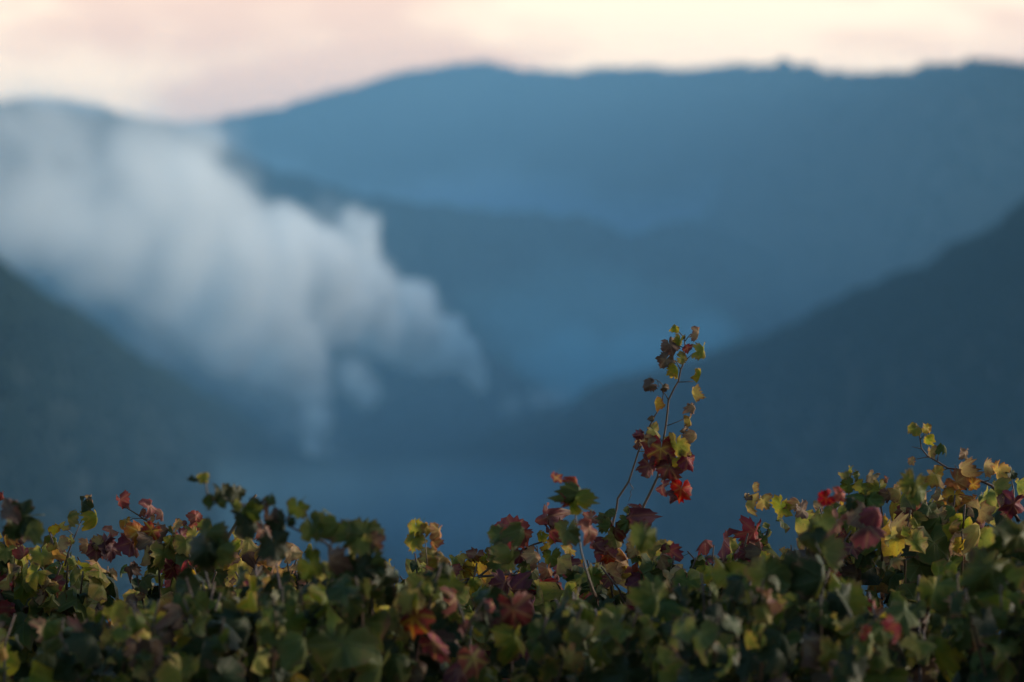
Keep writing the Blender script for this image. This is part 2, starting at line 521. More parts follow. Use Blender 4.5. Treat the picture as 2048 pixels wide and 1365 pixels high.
def smoke(name, puffs, mat, seed, voxel, warp, wscale, fray, thin=None, swell=1.3):
    """a cloud: puffs (pixel place, pixel radius, strength, distance) melted together on a voxel grid, torn by turbulence"""
    r = np.random.default_rng(seed)
    C, Rd, St = [], [], []
    for p in puffs:
        px, py, pr = p[:3]
        st = p[3] if len(p) > 3 else 1.0
        d = p[4] if len(p) > 4 else interp(SMOKE_PATH, px)
        c = at(px, py, d)
        rad = pr * K * d * swell
        C.append((c.x, c.y + r.uniform(-.35, .35) * rad, c.z))
        Rd.append(rad)
        St.append(st)
    C, Rd, St = np.array(C), np.array(Rd), np.array(St)
    lo = (C - Rd[:, None]).min(0) - 2 * voxel - warp * .3
    hi = (C + Rd[:, None]).max(0) + 2 * voxel + warp * .3
    dim = np.ceil((hi - lo) / voxel).astype(int) + 1
    hi = lo + (dim - 1) * voxel
    ax = [lo[k] + np.arange(dim[k]) * voxel for k in range(3)]
    P = np.stack(np.meshgrid(*ax, indexing="ij"), -1).reshape(-1, 3)
    near = np.zeros(len(P), bool)
    for c, rd in zip(C, Rd):
        near |= ((P - c) ** 2).sum(1) < (rd + warp * .45) ** 2
    A = P[near]
    drift = np.array((-0.88, -0.25, 0.40))
    B = A - 0.8 * (A @ drift)[:, None] * drift          # billows are drawn out along the wind
    W = np.array([noise.turbulence_vector(Vector(p) * wscale + Vector((seed * 3.1, 0, 0)), 3, False) for p in B]) * warp
    N = np.array([noise.fractal(Vector(p) * wscale * 1.8 + Vector((0, seed * 5.3, 0)), 1.0, 2.0, 2) for p in B])
    X = A[:, 0] / A[:, 1] / K + 1024
    Q = A + W * np.interp(X, (650, 900), (1.0, 0.35))[:, None]
    body, veil = np.ones(len(A)), np.ones(len(A))
    for c, rd, st in zip(C, Rd, St):
        q = np.clip(1 - ((Q - c) ** 2).sum(1) / rd ** 2, 0, 1) ** 1.5
        if st < 1:
            veil *= 1 - q
        else:
            body *= 1 - q
    den = np.zeros(len(P))
    torn = np.clip(0.35 + N, 0, 1.5)
    den[near] = np.clip(1.7 * (1 - body) - 1.5 * fray * np.interp(X, (150, 450, 650, 720, 900), (0.35, 0.6, 0.9, 1.0, 0.5)) * torn, 0, 1) + St.min() * (1 - veil) * np.clip(1.15 - 0.75 * torn, 0.1, 1)
    if thin:
        X = P[:, 0] / P[:, 1] / K + 1024
        den *= np.interp(X, [a for a, b in thin], [b for a, b in thin])
    org = Vector((lo + hi) / 2)
    me = bpy.data.meshes.new(name)
    me.vertices.add(len(P))
    me.vertices.foreach_set("co", (P - np.array(org)).astype(np.float32).ravel())
    a = me.attributes.new("thickness", "FLOAT", "POINT")
    a.data.foreach_set("value", den.astype(np.float32))
    me.materials.append(mat)
    o = link(bpy.data.objects.new(name, me))
    o.location = org
    half = Vector((hi - lo) / 2)
    ng = bpy.data.node_groups.new(name + "_fill", "GeometryNodeTree")
    ng.interface.new_socket("Geometry", in_out="INPUT", socket_type="NodeSocketGeometry")
    ng.interface.new_socket("Geometry", in_out="OUTPUT", socket_type="NodeSocketGeometry")
    n = NT(ng)
    gi, go = n.n("NodeGroupInput"), n.n("NodeGroupOutput")
    pos = n.n("GeometryNodeInputPosition")
    sub = n.n("ShaderNodeVectorMath", operation="ADD")
    n.link(pos.outputs[0], sub.inputs[0])
    sub.inputs[1].default_value = half
    sp = n.n("ShaderNodeSeparateXYZ")
    n.link(sub.outputs[0], sp.inputs[0])
    ijk = []
    for k in range(3):
        v = n.math("ROUND", n.math("DIVIDE", sp.outputs[k], float(voxel)))
        ijk.append(n.math("MINIMUM", n.math("MAXIMUM", v, 0.0), float(dim[k] - 1)))
    idx = n.math("ADD", n.math("MULTIPLY", n.math("ADD", n.math("MULTIPLY", ijk[0], float(dim[1])), ijk[1]), float(dim[2])), ijk[2])
    at_ = n.n("GeometryNodeInputNamedAttribute", data_type="FLOAT")
    at_.inputs[0].default_value = "thickness"
    si = n.n("GeometryNodeSampleIndex", data_type="FLOAT", domain="POINT")
    n.link(gi.outputs[0], si.inputs["Geometry"])
    n.link(at_.outputs["Attribute"], si.inputs["Value"])
    n.link(idx, si.inputs["Index"])
    vc_ = n.n("GeometryNodeVolumeCube")
    n.link(si.outputs[0], vc_.inputs["Density"])
    vc_.inputs["Min"].default_value = -half
    vc_.inputs["Max"].default_value = half
    for k, nm in enumerate(("Resolution X", "Resolution Y", "Resolution Z")):
        vc_.inputs[nm].default_value = int(dim[k])
    sm = n.n("GeometryNodeSetMaterial")
    n.link(vc_.outputs[0], sm.inputs["Geometry"])
    sm.inputs["Material"].default_value = mat
    n.link(sm.outputs[0], go.inputs[0])
    md = o.modifiers.new("fill", "NODES")
    md.node_group = ng
    tag(o, kind="stuff")
    print("smoke grid", name, dim, len(P), float(den.max()), float(den.mean()))
    return o


CORE = [(70, 222, 66), (-50, 225, 76), (180, 236, 56), (0, 270, 70), (90, 262, 56), (170, 280, 60), (-120, 260, 80), (250, 275, 56), (742, 472, 24), (700, 452, 22), (610, 432, 24), (575, 425, 26), (852, 582, 22), (826, 596, 26), (905, 652, 22), (932, 690, 18), (640, 880, 24), (655, 850, 30), (720, 790, 24), (750, 802, 16), (690, 770, 26), (962, 775, 10), (955, 758, 17), (944, 735, 24), (926, 712, 32), (905, 690, 38), (880, 700, 42), (850, 720, 36), (845, 660, 48), (800, 690, 42), (800, 640, 62), (760, 650, 64),
        (830, 600, 32), (805, 590, 36), (720, 580, 90), (660, 600, 100), (740, 500, 26), (715, 490, 40), (650, 500, 66), (590, 455, 44), (600, 560, 118), (530, 500, 90),
        (510, 580, 120), (430, 520, 120), (400, 440, 100), (420, 610, 100), (330, 400, 120), (330, 520, 120), (400, 310, 60), (370, 330, 70),
        (280, 300, 80), (230, 400, 140), (200, 500, 110), (110, 330, 100), (90, 430, 130), (0, 380, 140), (-60, 450, 110), (-140, 360, 160), (-320, 330, 190), (-520, 300, 200),
        (560, 680, 80), (590, 740, 60), (540, 740, 50), (620, 790, 38), (640, 840, 22), (480, 680, 70)]
VEIL = [(80, 260, 90), (200, 270, 80), (320, 255, 70), (650, 895, 34), (648, 880, 40), (645, 850, 44), (690, 760, 50), (745, 800, 36), (600, 850, 36), (660, 800, 40), (560, 800, 60), (500, 770, 60), (700, 780, 30), (740, 800, 22), (680, 740, 40), (420, 720, 70), (350, 670, 80), (260, 620, 80),
        (170, 560, 80), (60, 520, 70), (480, 340, 50), (460, 300, 50), (500, 400, 40), (440, 420, 60), (350, 260, 50), (250, 240, 56), (120, 230, 60), (0, 250, 70), (-120, 250, 80), (560, 430, 40), (640, 455, 50), (720, 480, 44),
        (760, 540, 50), (820, 590, 44), (860, 620, 40), (900, 670, 34), (-120, 500, 90), (150, 640, 40), (300, 730, 40), (560, 880, 36), (1120, 790, 24), (1080, 800, 30), (1020, 810, 30)]
VALLEY = [(x, y, 62 + 14 * math.sin(x)) for x, y in ((700, 905), (780, 895), (860, 880), (930, 860), (1000, 835), (1060, 815), (1120, 800), (1170, 780), (1230, 758), (1290, 735), (1350, 715), (1420, 695), (1000, 770), (1080, 745), (1150, 715), (920, 800))]
MIST = [(x, 1040 + 30 * abs(x - 950) / 700 + 12 * math.sin(x / 60), 112 - 50 * abs(x - 950) / 800, 1, 5000) for x in range(150, 1750, 70)]
PLUME = CORE + [(*p, 0.15) for p in VEIL]
tag(smoke("smoke", PLUME, smoke_material("smoke_dense", 0.085, (0.998, 0.998, 0.998), 0.1), 1, 10.0, 28.0, 0.011, 0.28,
          [(-400, .05), (0, .06), (250, .12), (450, .33), (600, .85), (750, 1.3), (850, 2.2), (1000, 3.0)], 1.13),
    "white smoke plume drifting off from a fire in the valley")
VALLEY = [(x, y, rr, 1, 8750) for (x, y, rr) in VALLEY] + [(x, y, rr, 0.35, 8750) for (x, y, rr) in ((1100, 650, 120), (980, 670, 110), (1230, 660, 110), (890, 730, 100), (1350, 650, 80), (1060, 720, 120))]
tag(smoke("smoke", VALLEY, smoke_material("smoke_settled", 0.0170, (0.50, 0.90, 1.0)), 3, 20.0, 60.0, 0.006, 0.1),
    "faint settled smoke lying over the valley floor")
HOLLOW = [(x, 470 + 40 * math.sin(x / 90), 110, 1, 11600) for x in range(500, 2000, 120)]
tag(smoke("mist", HOLLOW, smoke_material("mist_far", 0.0030, (0.36, 0.66, 0.98)), 8, 45.0, 120.0, 0.003, 0.0),
    "blue mist pooled between the middle ridge and the far mountains")
tag(smoke("mist", MIST, smoke_material("mist_air", 0.0040, (0.36, 0.70, 0.95)), 6, 30.0, 80.0, 0.004, 0.0),
    "faint mist in the hollow in front of the lowest saddle")


# ------------------------------------------------------------------ vine leaves
OUT = [(0, 1.0), (12, .94), (24, .85), (31, .82), (42, .88), (54, .92), (66, .88), (78, .81), (88, .79), (100, .83), (114, .83), (130, .76), (148, .70), (162, .60), (172, .36)]
SHAPES = {  # fold, curl, droop, wave, crumple
    "flat": (0.15, -0.10, 0.6, 0.13, 0.09), "cup": (0.5, 0.25, 0.8, 0.15, 0.10), "droop": (0.30, -0.30, 1.5, 0.16, 0.10),
    "fold": (1.05, 0.10, 0.9, 0.10, 0.04), "curl": (0.70, 0.75, 1.7, 0.16, 0.06), "crumple": (0.80, 0.55, 1.3, 0.26, 0.24),
}


def leaf_geo(shape, seed, petiole, n_half=11):
    r = random.Random(seed * 977 + len(shape) * 31 + ord(shape[1]))
    fold, curl, droop, wave, crump = SHAPES[shape]
    fold *= r.uniform(.7, 1.2)
    droop *= r.uniform(.7, 1.2)
    ph = r.uniform(0, 6.28)
    degs = [172 * (k / n_half) for k in range(n_half + 1)]
    sides = []
    lobes = [[r.uniform(.84, 1.12) for _ in range(3)] for _ in range(2)]
    for sgn in (1, -1):
        for k, dg in enumerate(degs):
            if sgn == -1 and k == 0:
                continue
            rr = interp(OUT, dg) * r.uniform(.86, 1.08) * (1.06 if k % 2 == 0 else 0.91) * lobes[0 if sgn > 0 else 1][min(2, int(dg / 34))]
            sides.append((sgn * dg, rr))
    right = [s for s in sides if s[0] >= 0]
    left = [s for s in sides if s[0] < 0]
    ring = list(reversed(left)) + right            # -172 .. 172
    flat, uvr = [(0.0, 0.0)], [0.0]
    fr = (0.5, 1.0) if n_half < 13 else (0.35, 0.7, 1.0)
    for f in fr:
        for (dg, rr) in ring:
            flat.append((math.sin(R(dg)) * rr * f * .7, math.cos(R(dg)) * rr * f * .7))
            uvr.append(f)
    m = len(ring)
    faces = [(0, 1 + k + 1, 1 + k) for k in range(m - 1)]
    for q in range(len(fr) - 1):
        a, b = 1 + q * m, 1 + (q + 1) * m
        faces += [(a + k, a + k + 1, b + k + 1, b + k) for k in range(m - 1)]
    vs = []
    for (x, y), f in zip(flat, uvr):
        rr = math.hypot(x, y)
        th = math.atan2(x, y)
        X, Z = x * math.cos(fold), -abs(x) * math.sin(fold)
        Z += -curl * rr * rr + wave * math.sin(3 * th + ph) * f * f
        Z += crump * noise.noise(Vector((x * 5 + seed, y * 5, ph))) * 1.6 * (0.3 + f)
        X += crump * noise.noise(Vector((x * 4, y * 4 + seed, ph + 9))) * f
        kk = max(droop, 1e-3)
        Y = math.sin(kk * y) / kk
        Z -= (1 - math.cos(kk * y)) / kk
        vs.append([X, Y, Z])
    if petiole:
        # stalk leaves the blade backwards and up; its far end is the origin
        pts = [Vector((0, 0, 0)), Vector((0, -.10, -.16)), Vector((0, -.26, -.36)), Vector((0, -.42, -.62))]
        n0 = len(vs)
        for i, p in enumerate(pts):
            w_ = 0.016 + 0.006 * i / 3
            for k in range(3):
                an = k * 2.094
                vs.append([p.x + w_ * math.cos(an), p.y + w_ * math.sin(an) * .7, p.z + w_ * math.sin(an) * .7])
                flat.append((0, .001))
                uvr.append(0)
        for i in range(3):
            for k in range(3):
                faces.append((n0 + i * 3 + k, n0 + i * 3 + (k + 1) % 3, n0 + i * 3 + 3 + (k + 1) % 3, n0 + i * 3 + 3 + k))
        end = pts[-1]
        vs = [[v[0] - end.x, v[1] - end.y, v[2] - end.z] for v in vs]
    else:                                            # origin at the middle of the blade
        A = np.array(vs)
        c = (A.min(0) + A.max(0)) / 2
        vs = (A - c).tolist()
    return vs, faces, flat, uvr


_geo, _mesh = {}, {}


def geo(shape, seed, petiole, nh):
    k = (shape, seed, petiole, nh)
    if k not in _geo:
        _geo[k] = leaf_geo(*k)
    return _geo[k]


def set_uv(me, flat, uvr):
    lv = np.empty(len(me.loops), int)
    me.loops.foreach_get("vertex_index", lv)
    for nm, arr in (("flat", np.array(flat)), ("ring", np.stack([np.array(uvr), np.zeros(len(uvr))], 1))):
        l = me.uv_layers.new(name=nm)
        l.data.foreach_set("uv", arr[lv].astype(np.float32).ravel())


def leaf_mesh(shape, seed, key, petiole=True, nh=11):
    k = (shape, seed, key, petiole, nh)
    if k not in _mesh:
        vs, fs, flat, uvr = geo(shape, seed, petiole, nh)
        me = mesh_from("leaf", vs, fs, [M_leaf[key]])
        set_uv(me, flat, uvr)
        _mesh[k] = me
    return _mesh[k]


def basis(tip, normal):
    y = tip.normalized()
    zz = (normal - y * normal.dot(y)).normalized()
    x = y.cross(zz)
    return Matrix((x, y, zz)).transposed()


class Vine:
    """one plant: an Empty at the foot of its trunk, with trunk, cordon, canes and leaves as children"""
    def __init__(self, x, d, label, sx=1.0):
        self.root = link(bpy.data.objects.new("grapevine", None))
        self.root.location = (x, d, 0)
        tag(self.root, label, "grapevine", "grapevines in the vineyard rows")
        self.x, self.d = x, d
        self.n_leaf = 0
        self.rest = []
        r = random.Random(int(x * 100) + int(d * 10))
        self.tube("trunk", [(x, d, -.05), (x + .03, d + .02, .3), (x - .02, d, .6), (x, d + .01, .86)], [.045, .036, .032, .036], M_trunk, 8)
        self.tube("cordon", [(x - .52, d, .93), (x - .25, d + .02, .90), (x, d + .01, .86), (x + .25, d - .02, .90), (x + .52, d, .93)], [.014, .02, .03, .02, .014], M_trunk, 7)

    def tube(self, name, pts, rad, mat=None, seg=5):
        pts = [Vector(p) for p in pts]
        if isinstance(rad, (int, float)):
            rad = [rad] * len(pts)
        org = Vector((self.x, self.d, 0))
        vs, fs = [], []
        for i, p in enumerate(pts):
            tg = (pts[min(i + 1, len(pts) - 1)] - pts[max(i - 1, 0)]).normalized()
            s_ = tg.cross(Vector((0.3, 1, 0.1))).normalized()
            u_ = tg.cross(s_)
            for k in range(seg):
                a = 2 * math.pi * k / seg
                vs.append(p - org + (s_ * math.cos(a) + u_ * math.sin(a)) * rad[i])
        for i in range(len(pts) - 1):
            for k in range(seg):
                fs.append((i * seg + k, i * seg + (k + 1) % seg, (i + 1) * seg + (k + 1) % seg, (i + 1) * seg + k))
        fs.append(tuple(range(seg - 1, -1, -1)))
        fs.append(tuple((len(pts) - 1) * seg + k for k in range(seg)))
        return link(bpy.data.objects.new(name, mesh_from(name, vs, fs, [mat or M_cane])), self.root)

    def leaf(self, loc, rot, size, shape, seed, key, petiole=True, nh=11, individual=True):
        M = Matrix.Translation(Vector(loc) - Vector((self.x, self.d, 0))) @ rot.to_4x4() @ Matrix.Scale(size, 4)
        if individual and self.n_leaf < 300:
            o = bpy.data.objects.new("leaf", leaf_mesh(shape, seed, key, petiole, nh))
            link(o, self.root)
            o.matrix_local = M
            self.n_leaf += 1
        else:
            self.rest.append((M, shape, seed, key, petiole))

    def finish(self):
        # of the many leaves the 300 nearest to the lens that are in view are objects of their own
        def place(q):
            p = q[0].translation + Vector((self.x, self.d, 0))
            seen = abs(p.x) < 0.5 * .18 * p.y + .03 and p.z - .03 > CZ - .06 * p.y - .02
            return (not seen, p.y)
        self.rest.sort(key=place)
        own, self.rest = self.rest[:300 - self.n_leaf], self.rest[300 - self.n_leaf:]
        for (M, shape, seed, key, pet) in own:
            o = link(bpy.data.objects.new("leaf", leaf_mesh(shape, seed, key, pet, 11)), self.root)
            o.matrix_local = M
            self.n_leaf += 1
        if not self.rest:
            return
        keys = sorted(set(q[3] for q in self.rest))
        vs, fs, flat, uvr, mi = [], [], [], [], []
        for (M, shape, seed, key, pet) in self.rest:
            v, f, fl, ur = geo(shape, seed, pet, 9)
            n0 = len(vs)
            vs += [M @ Vector(p) for p in v]
            fs += [tuple(i + n0 for i in q) for q in f]
            flat += fl
            uvr += ur
            mi += [keys.index(key)] * len(f)
        me = mesh_from("foliage", vs, fs, [M_leaf[k] for k in keys])
        me.polygons.foreach_set("material_index", mi)
        set_uv(me, flat, uvr)
        o = link(bpy.data.objects.new("foliage", me), self.root)
        o["kind"] = "stuff"


D1, D0 = FOCUS, 9.2           # the row in focus and the nearer row
TOP1 = [(-700, 1040), (0, 1050), (80, 1075), (160, 1120), (220, 1085), (400, 1070), (600, 1080), (700, 1110), (800, 1125), (860, 1128), (950, 1120), (1050, 1120), (1150, 1100),
        (1250, 1115), (1350, 1100), (1450, 1100), (1500, 1050), (1600, 1035), (1700, 990), (1800, 980), (1900, 978), (2048, 985), (2700, 980)]
TOP0 = [(-700, 1200), (0, 1230), (300, 1200), (450, 1150), (560, 1130), (640, 1120), (760, 1125), (850, 1150), (1000, 1195), (1150, 1190), (1300, 1200), (1450, 1150), (1560, 1110), (1650, 1130),
        (1800, 1190), (1950, 1140), (2048, 1130), (2700, 1100)]
# each cane has turned in its own way; its lower leaves are still greener, many darkened to paint in canopy shade
CANES1 = ["gggdyy"] * 5 + ["yyoogt"] * 5 + ["ccmrbg"] * 2 + ["ttobya"] * 3
CANES0 = ["gggddd"] * 7 + ["ggyydb"] * 3 + ["bdcmdg"] * 1 + ["oyygdg"] * 1  # mostly green, weighted dark: the near row's shade is put into leaf colour


def grow(v, top, mix, n_canes, spread, seed, size=(.028, .088)):
    """canes rise from the cordon to the canopy top of that place; leaves hang from their nodes"""
    r = random.Random(seed)
    for c in range(n_canes):
        x0 = v.x + (c + .5) / n_canes * 1.04 - .52
        x1 = x0 + r.uniform(-.12, .12)
        dd = r.gauss(0, spread)
        y1 = v.d + max(-2.0 * spread, min(2.0 * spread, dd))
        px = 1024 + x1 / (K * v.d)
        ztop = CZ - (interp(top, px) + r.uniform(-25, 45) - 682.5) * K * v.d - abs(dd) * 0.07
        pts = []
        sway, ph = r.uniform(.02, .06), r.uniform(0, 6)
        for k in range(9):
            f = k / 8
            pts.append(Vector((x0 + (x1 - x0) * f + sway * math.sin(f * 4 + ph) * f, v.d + (y1 - v.d) * f ** 1.5, .92 + (ztop - .92) * (1 - (1 - f) ** 1.35))))
        v.tube("cane", pts, [.0045 - .0028 * k / 8 for k in range(9)])
        L = ztop - .92
        n = int(L / .024)
        side = 1
        pal = r.choice(mix)
        cane_size = r.uniform(.8, 1.15)
        for k in range(n):
            f = min(.999, (k + r.random()) / n)
            q = f * 8
            i = int(q)
            p = pts[i].lerp(pts[i + 1], q - i)
            side = -side
            an = r.uniform(-math.pi, math.pi)
            outw = Vector((math.sin(an), -math.cos(an) * (1.0), 0))
            if r.random() < .35:
                outw.y = -abs(outw.y)
            nrm = (outw + Vector((0, 0, r.uniform(0.0, 1.0)))).normalized()
            tip = Vector((r.gauss(0, .45), r.gauss(0, .3), -1)) + outw * r.uniform(0, .7)
            rot = basis(tip, nrm)
            key = r.choice(pal) if r.random() < .25 + .75 * f ** 3 else r.choice("gggdddy")
            shape = r.choice(("flat", "cup", "droop", "droop", "fold", "curl", "cup") if key in "gdyrc" else ("cup", "droop", "fold", "curl", "crumple", "crumple"))
            sz = (size[0] + (size[1] - size[0]) * r.random() ** 1.2) * cane_size * (1.0 if f < .85 else .75)
            if f < .85 and r.random() < .12:
                sz *= 1.25
            v.leaf(p, rot @ Matrix.Diagonal((r.uniform(.72, 1.08), 1, r.uniform(.8, 1.3))), sz, shape, r.randint(1, 7), key, True, 11, individual=False)


def placed(v, d, items, origin, sc, petiole=False, nh=16):
    """leaves whose place, length, width share, hang (0 = tip straight down) and colour are read off the photograph"""
    r = random.Random(len(items) * 7 + int(origin[0]))
    for k, it in enumerate(items):
        x, y, L, wd, ang, key = it[:6]
        shape = it[6] if len(it) > 6 else None
        dy = it[7] if len(it) > 7 else 0.0
        dist = d + dy - 0.0025 * k          # leaves listed later hang in front
        p = at(origin[0] + x / sc, origin[1] + y / sc, dist)
        a = R(ang)
        tip = Vector((-math.sin(a), r.uniform(-.25, .25), -math.cos(a)))
        yaw = math.acos(max(.12, min(1, wd))) * r.choice((-1, 1))
        n = Vector((0, -1, 0)) + Vector((0, 0, r.uniform(0, .35)))
        rot = Matrix.Rotation(yaw, 3, tip.normalized()) @ basis(tip, n)
        if shape is None:
            shape = "fold" if wd < .5 else r.choice(("cup", "droop", "curl", "flat"))
        sd = r.randint(1, 7)
        if petiole:                              # the stalk's end is the origin: shift so that the blade sits where it was read off
            A = np.array(geo(shape, sd, True, nh)[0][:-12])
            p = p - rot @ Vector((A.min(0) + A.max(0)) / 2) * (L / sc * K * dist)
        v.leaf(p, rot, L / sc * K * dist, shape, sd, key, petiole, nh)


# ------------------------------------------------------------------ the row in focus
vl = Vine(-1.0, D1, "grapevine in the sharp row whose small bright red leaves stand above blurred green ones")
vc = Vine(0.02, D1, "grapevine in the sharp row with the tall upright shoot of yellow and dark red leaves")
vr = Vine(1.04, D1, "grapevine in the sharp row with a slanting shoot of yellow leaves over the highest foliage")
# nearer, out of focus row
nl = Vine(-.92, D0, "blurred nearer grapevine with mixed green and ochre foliage below the small red leaves")
nc = Vine(-.06, D0 + .05, "blurred nearer grapevine of dark green leaves with a drooping shoot below the smoke")
nr = Vine(.86, D0, "blurred nearer grapevine with large dark green leaves below the slanting yellow shoot")

# tall shoot (1180,630 is the corner of the detail it was measured on, 3.104 its enlargement)
O4, S4 = (1180, 630), 3.104


def line(v, d, pts, origin, sc, r0, r1, name="cane", seg=6, dys=None):
    P = [at(origin[0] + x / sc, origin[1] + y / sc, d + (dys[i] if dys else 0)) for i, (x, y) in enumerate(pts)]
    n = len(P)
    return v.tube(name, P, [.78 * (r0 + (r1 - r0) * i / (n - 1)) for i in range(n)], None, seg)


line(vc, D1, [(225, 1480), (262, 1380), (315, 1240), (335, 1180), (380, 1090), (420, 1005), (440, 890), (455, 780), (470, 690), (480, 610), (487, 530), (520, 460), (550, 410), (563, 340), (590, 280), (591, 220), (588, 165), (580, 138)],
     O4, S4, .0042, .0014)
line(vc, D1, [(90, 1450), (140, 1300), (165, 1200), (172, 1140), (240, 1035), (265, 960), (300, 850), (340, 760), (375, 680), (400, 630), (445, 560), (455, 490), (457, 440)],
     O4, S4, .0036, .0012)
for seg_ in ([(487, 530), (475, 505), (460, 484)], [(550, 418), (600, 417), (640, 414)], [(480, 688), (535, 668), (588, 645)], [(375, 690), (415, 735), (447, 787)],
             [(561, 337), (545, 308), (528, 280)], [(598, 280), (620, 258), (642, 238)], [(590, 165), (608, 140), (626, 118)], [(581, 139), (566, 122), (546, 100)],
             [(600, 195), (628, 186), (656, 186)], [(585, 205), (570, 200), (552, 192)], [(340, 765), (320, 770), (306, 760)], [(355, 735), (372, 750), (392, 775)], [(300, 848), (340, 850), (430, 845)],
             [(440, 890), (475, 870), (520, 830)], [(455, 785), (500, 800), (560, 880)], [(420, 1005), (450, 1000), (500, 1010), (545, 1050)], [(420, 1005), (445, 1015), (458, 1040)]):
    line(vc, D1, seg_, O4, S4, .0015, .0010, "leaf_stalk", 5)
for seg_ in ([(457, 440), (430, 415), (410, 402), (392, 402), (376, 384), (365, 365)], [(418, 408), (424, 424), (428, 450)],
             [(243, 1038), (255, 1060), (270, 1080), (258, 1086), (250, 1100), (256, 1118), (246, 1138), (240, 1158)],
             [(588, 150), (592, 132), (590, 118)], [(335, 1180), (324, 1184), (320, 1192)], [(455, 780), (466, 784), (466, 794)]):
    line(vc, D1, seg_, O4, S4, .0010, .0006, "tendril", 5)
placed(vc, D1, [
    (522, 86, 62, .75, 80, "y", "cup"), (548, 158, 84, .8, 20, "y"), (498, 200, 105, 1, -20, "b", "cup"), (468, 288, 105, 1, 40, "b", "droop"), (508, 345, 120, .45, -15, "y"), (572, 266, 70, .8, -70, "y"),
    (648, 122, 95, .42, 8, "t"), (606, 212, 66, .6, 10, "c"), (682, 225, 118, .75, 5, "y", "cup"), (660, 375, 90, .45, 10, "y"), (668, 485, 110, .42, -12, "o"),
    (368, 440, 85, 1, 60, "b", "cup"), (465, 456, 58, 1, -80, "b", "crumple"), (434, 552, 100, .45, -5, "o"), (381, 648, 44, .6, 0, "b", "crumple"),
    (620, 588, 76, .8, -20, "t", "crumple"), (608, 664, 72, .65, 0, "o", "cup"), (606, 755, 120, .5, -8, "t"), (585, 715, 60, .5, 10, "b"),
    (396, 728, 110, .85, -35, "o", "flat"), (348, 790, 120, .8, 15, "t"), (300, 745, 72, 1, 80, "r", "crumple"), (300, 818, 62, .8, 60, "p", "crumple"),
    (430, 850, 200, 1, 5, "m", "flat"), (358, 940, 150, .75, 15, "c", "droop"), (500, 960, 175, 1, -30, "c", "cup"),
    (552, 820, 165, .72, -10, "y", "flat"), (598, 858, 70, .8, -40, "o"), (535, 915, 80, .6, 5, "o"), (605, 915, 130, .9, -50, "c", "cup"),
    (460, 1068, 120, .5, 12, "c", "droop"), (562, 1095, 150, 1, 10, "r", "cup"), (510, 1130, 85, .7, -5, "c", "droop"),
    (312, 1275, 190, .62, 10, "c", "crumple"), (275, 1215, 100, .5, 0, "c", "curl"), (335, 1330, 130, .7, -20, "c", "crumple"), (215, 1296, 115, .8, 10, "g"), (228, 1212, 60, .7, 70, "y"), (120, 1240, 90, .4, 60, "g"), (90, 1300, 110, .4, 20, "g"),
], O4, S4, nh=20)

# slanting shoot over the highest foliage
O3, S3 = (1348, 820), 2.504
line(vr, D1, [(1730, 560), (1680, 480), (1625, 420), (1590, 380), (1550, 362), (1510, 345), (1470, 318), (1430, 300), (1370, 292), (1320, 260), (1270, 232), (1240, 195), (1232, 150), (1230, 120)], O3, S3, .0044, .0014)
line(vr, D1, [(1720, 560), (1704, 480), (1700, 400), (1690, 352), (1660, 370)], O3, S3, .003, .0013)
line(vr, D1 - .1, [(1040, 760), (1048, 640), (1042, 520), (1030, 450)], O3, S3, .0036, .0018)
line(vr, D1, [(1210, 470), (1240, 420), (1290, 402)], O3, S3, .0026, .0014)
for seg_ in ([(1240, 195), (1190, 185)], [(1272, 236), (1215, 246)], [(1370, 294), (1330, 310), (1300, 300)], [(1430, 298), (1452, 258)], [(1320, 256), (1325, 215)], [(1510, 345), (1500, 365)], [(1550, 362), (1582, 350), (1590, 320)],
             [(1420, 300), (1405, 275)], [(1232, 150), (1260, 120)], [(1430, 300), (1440, 330)]):
    line(vr, D1, seg_, O3, S3, .0014, .0010, "leaf_stalk", 5)
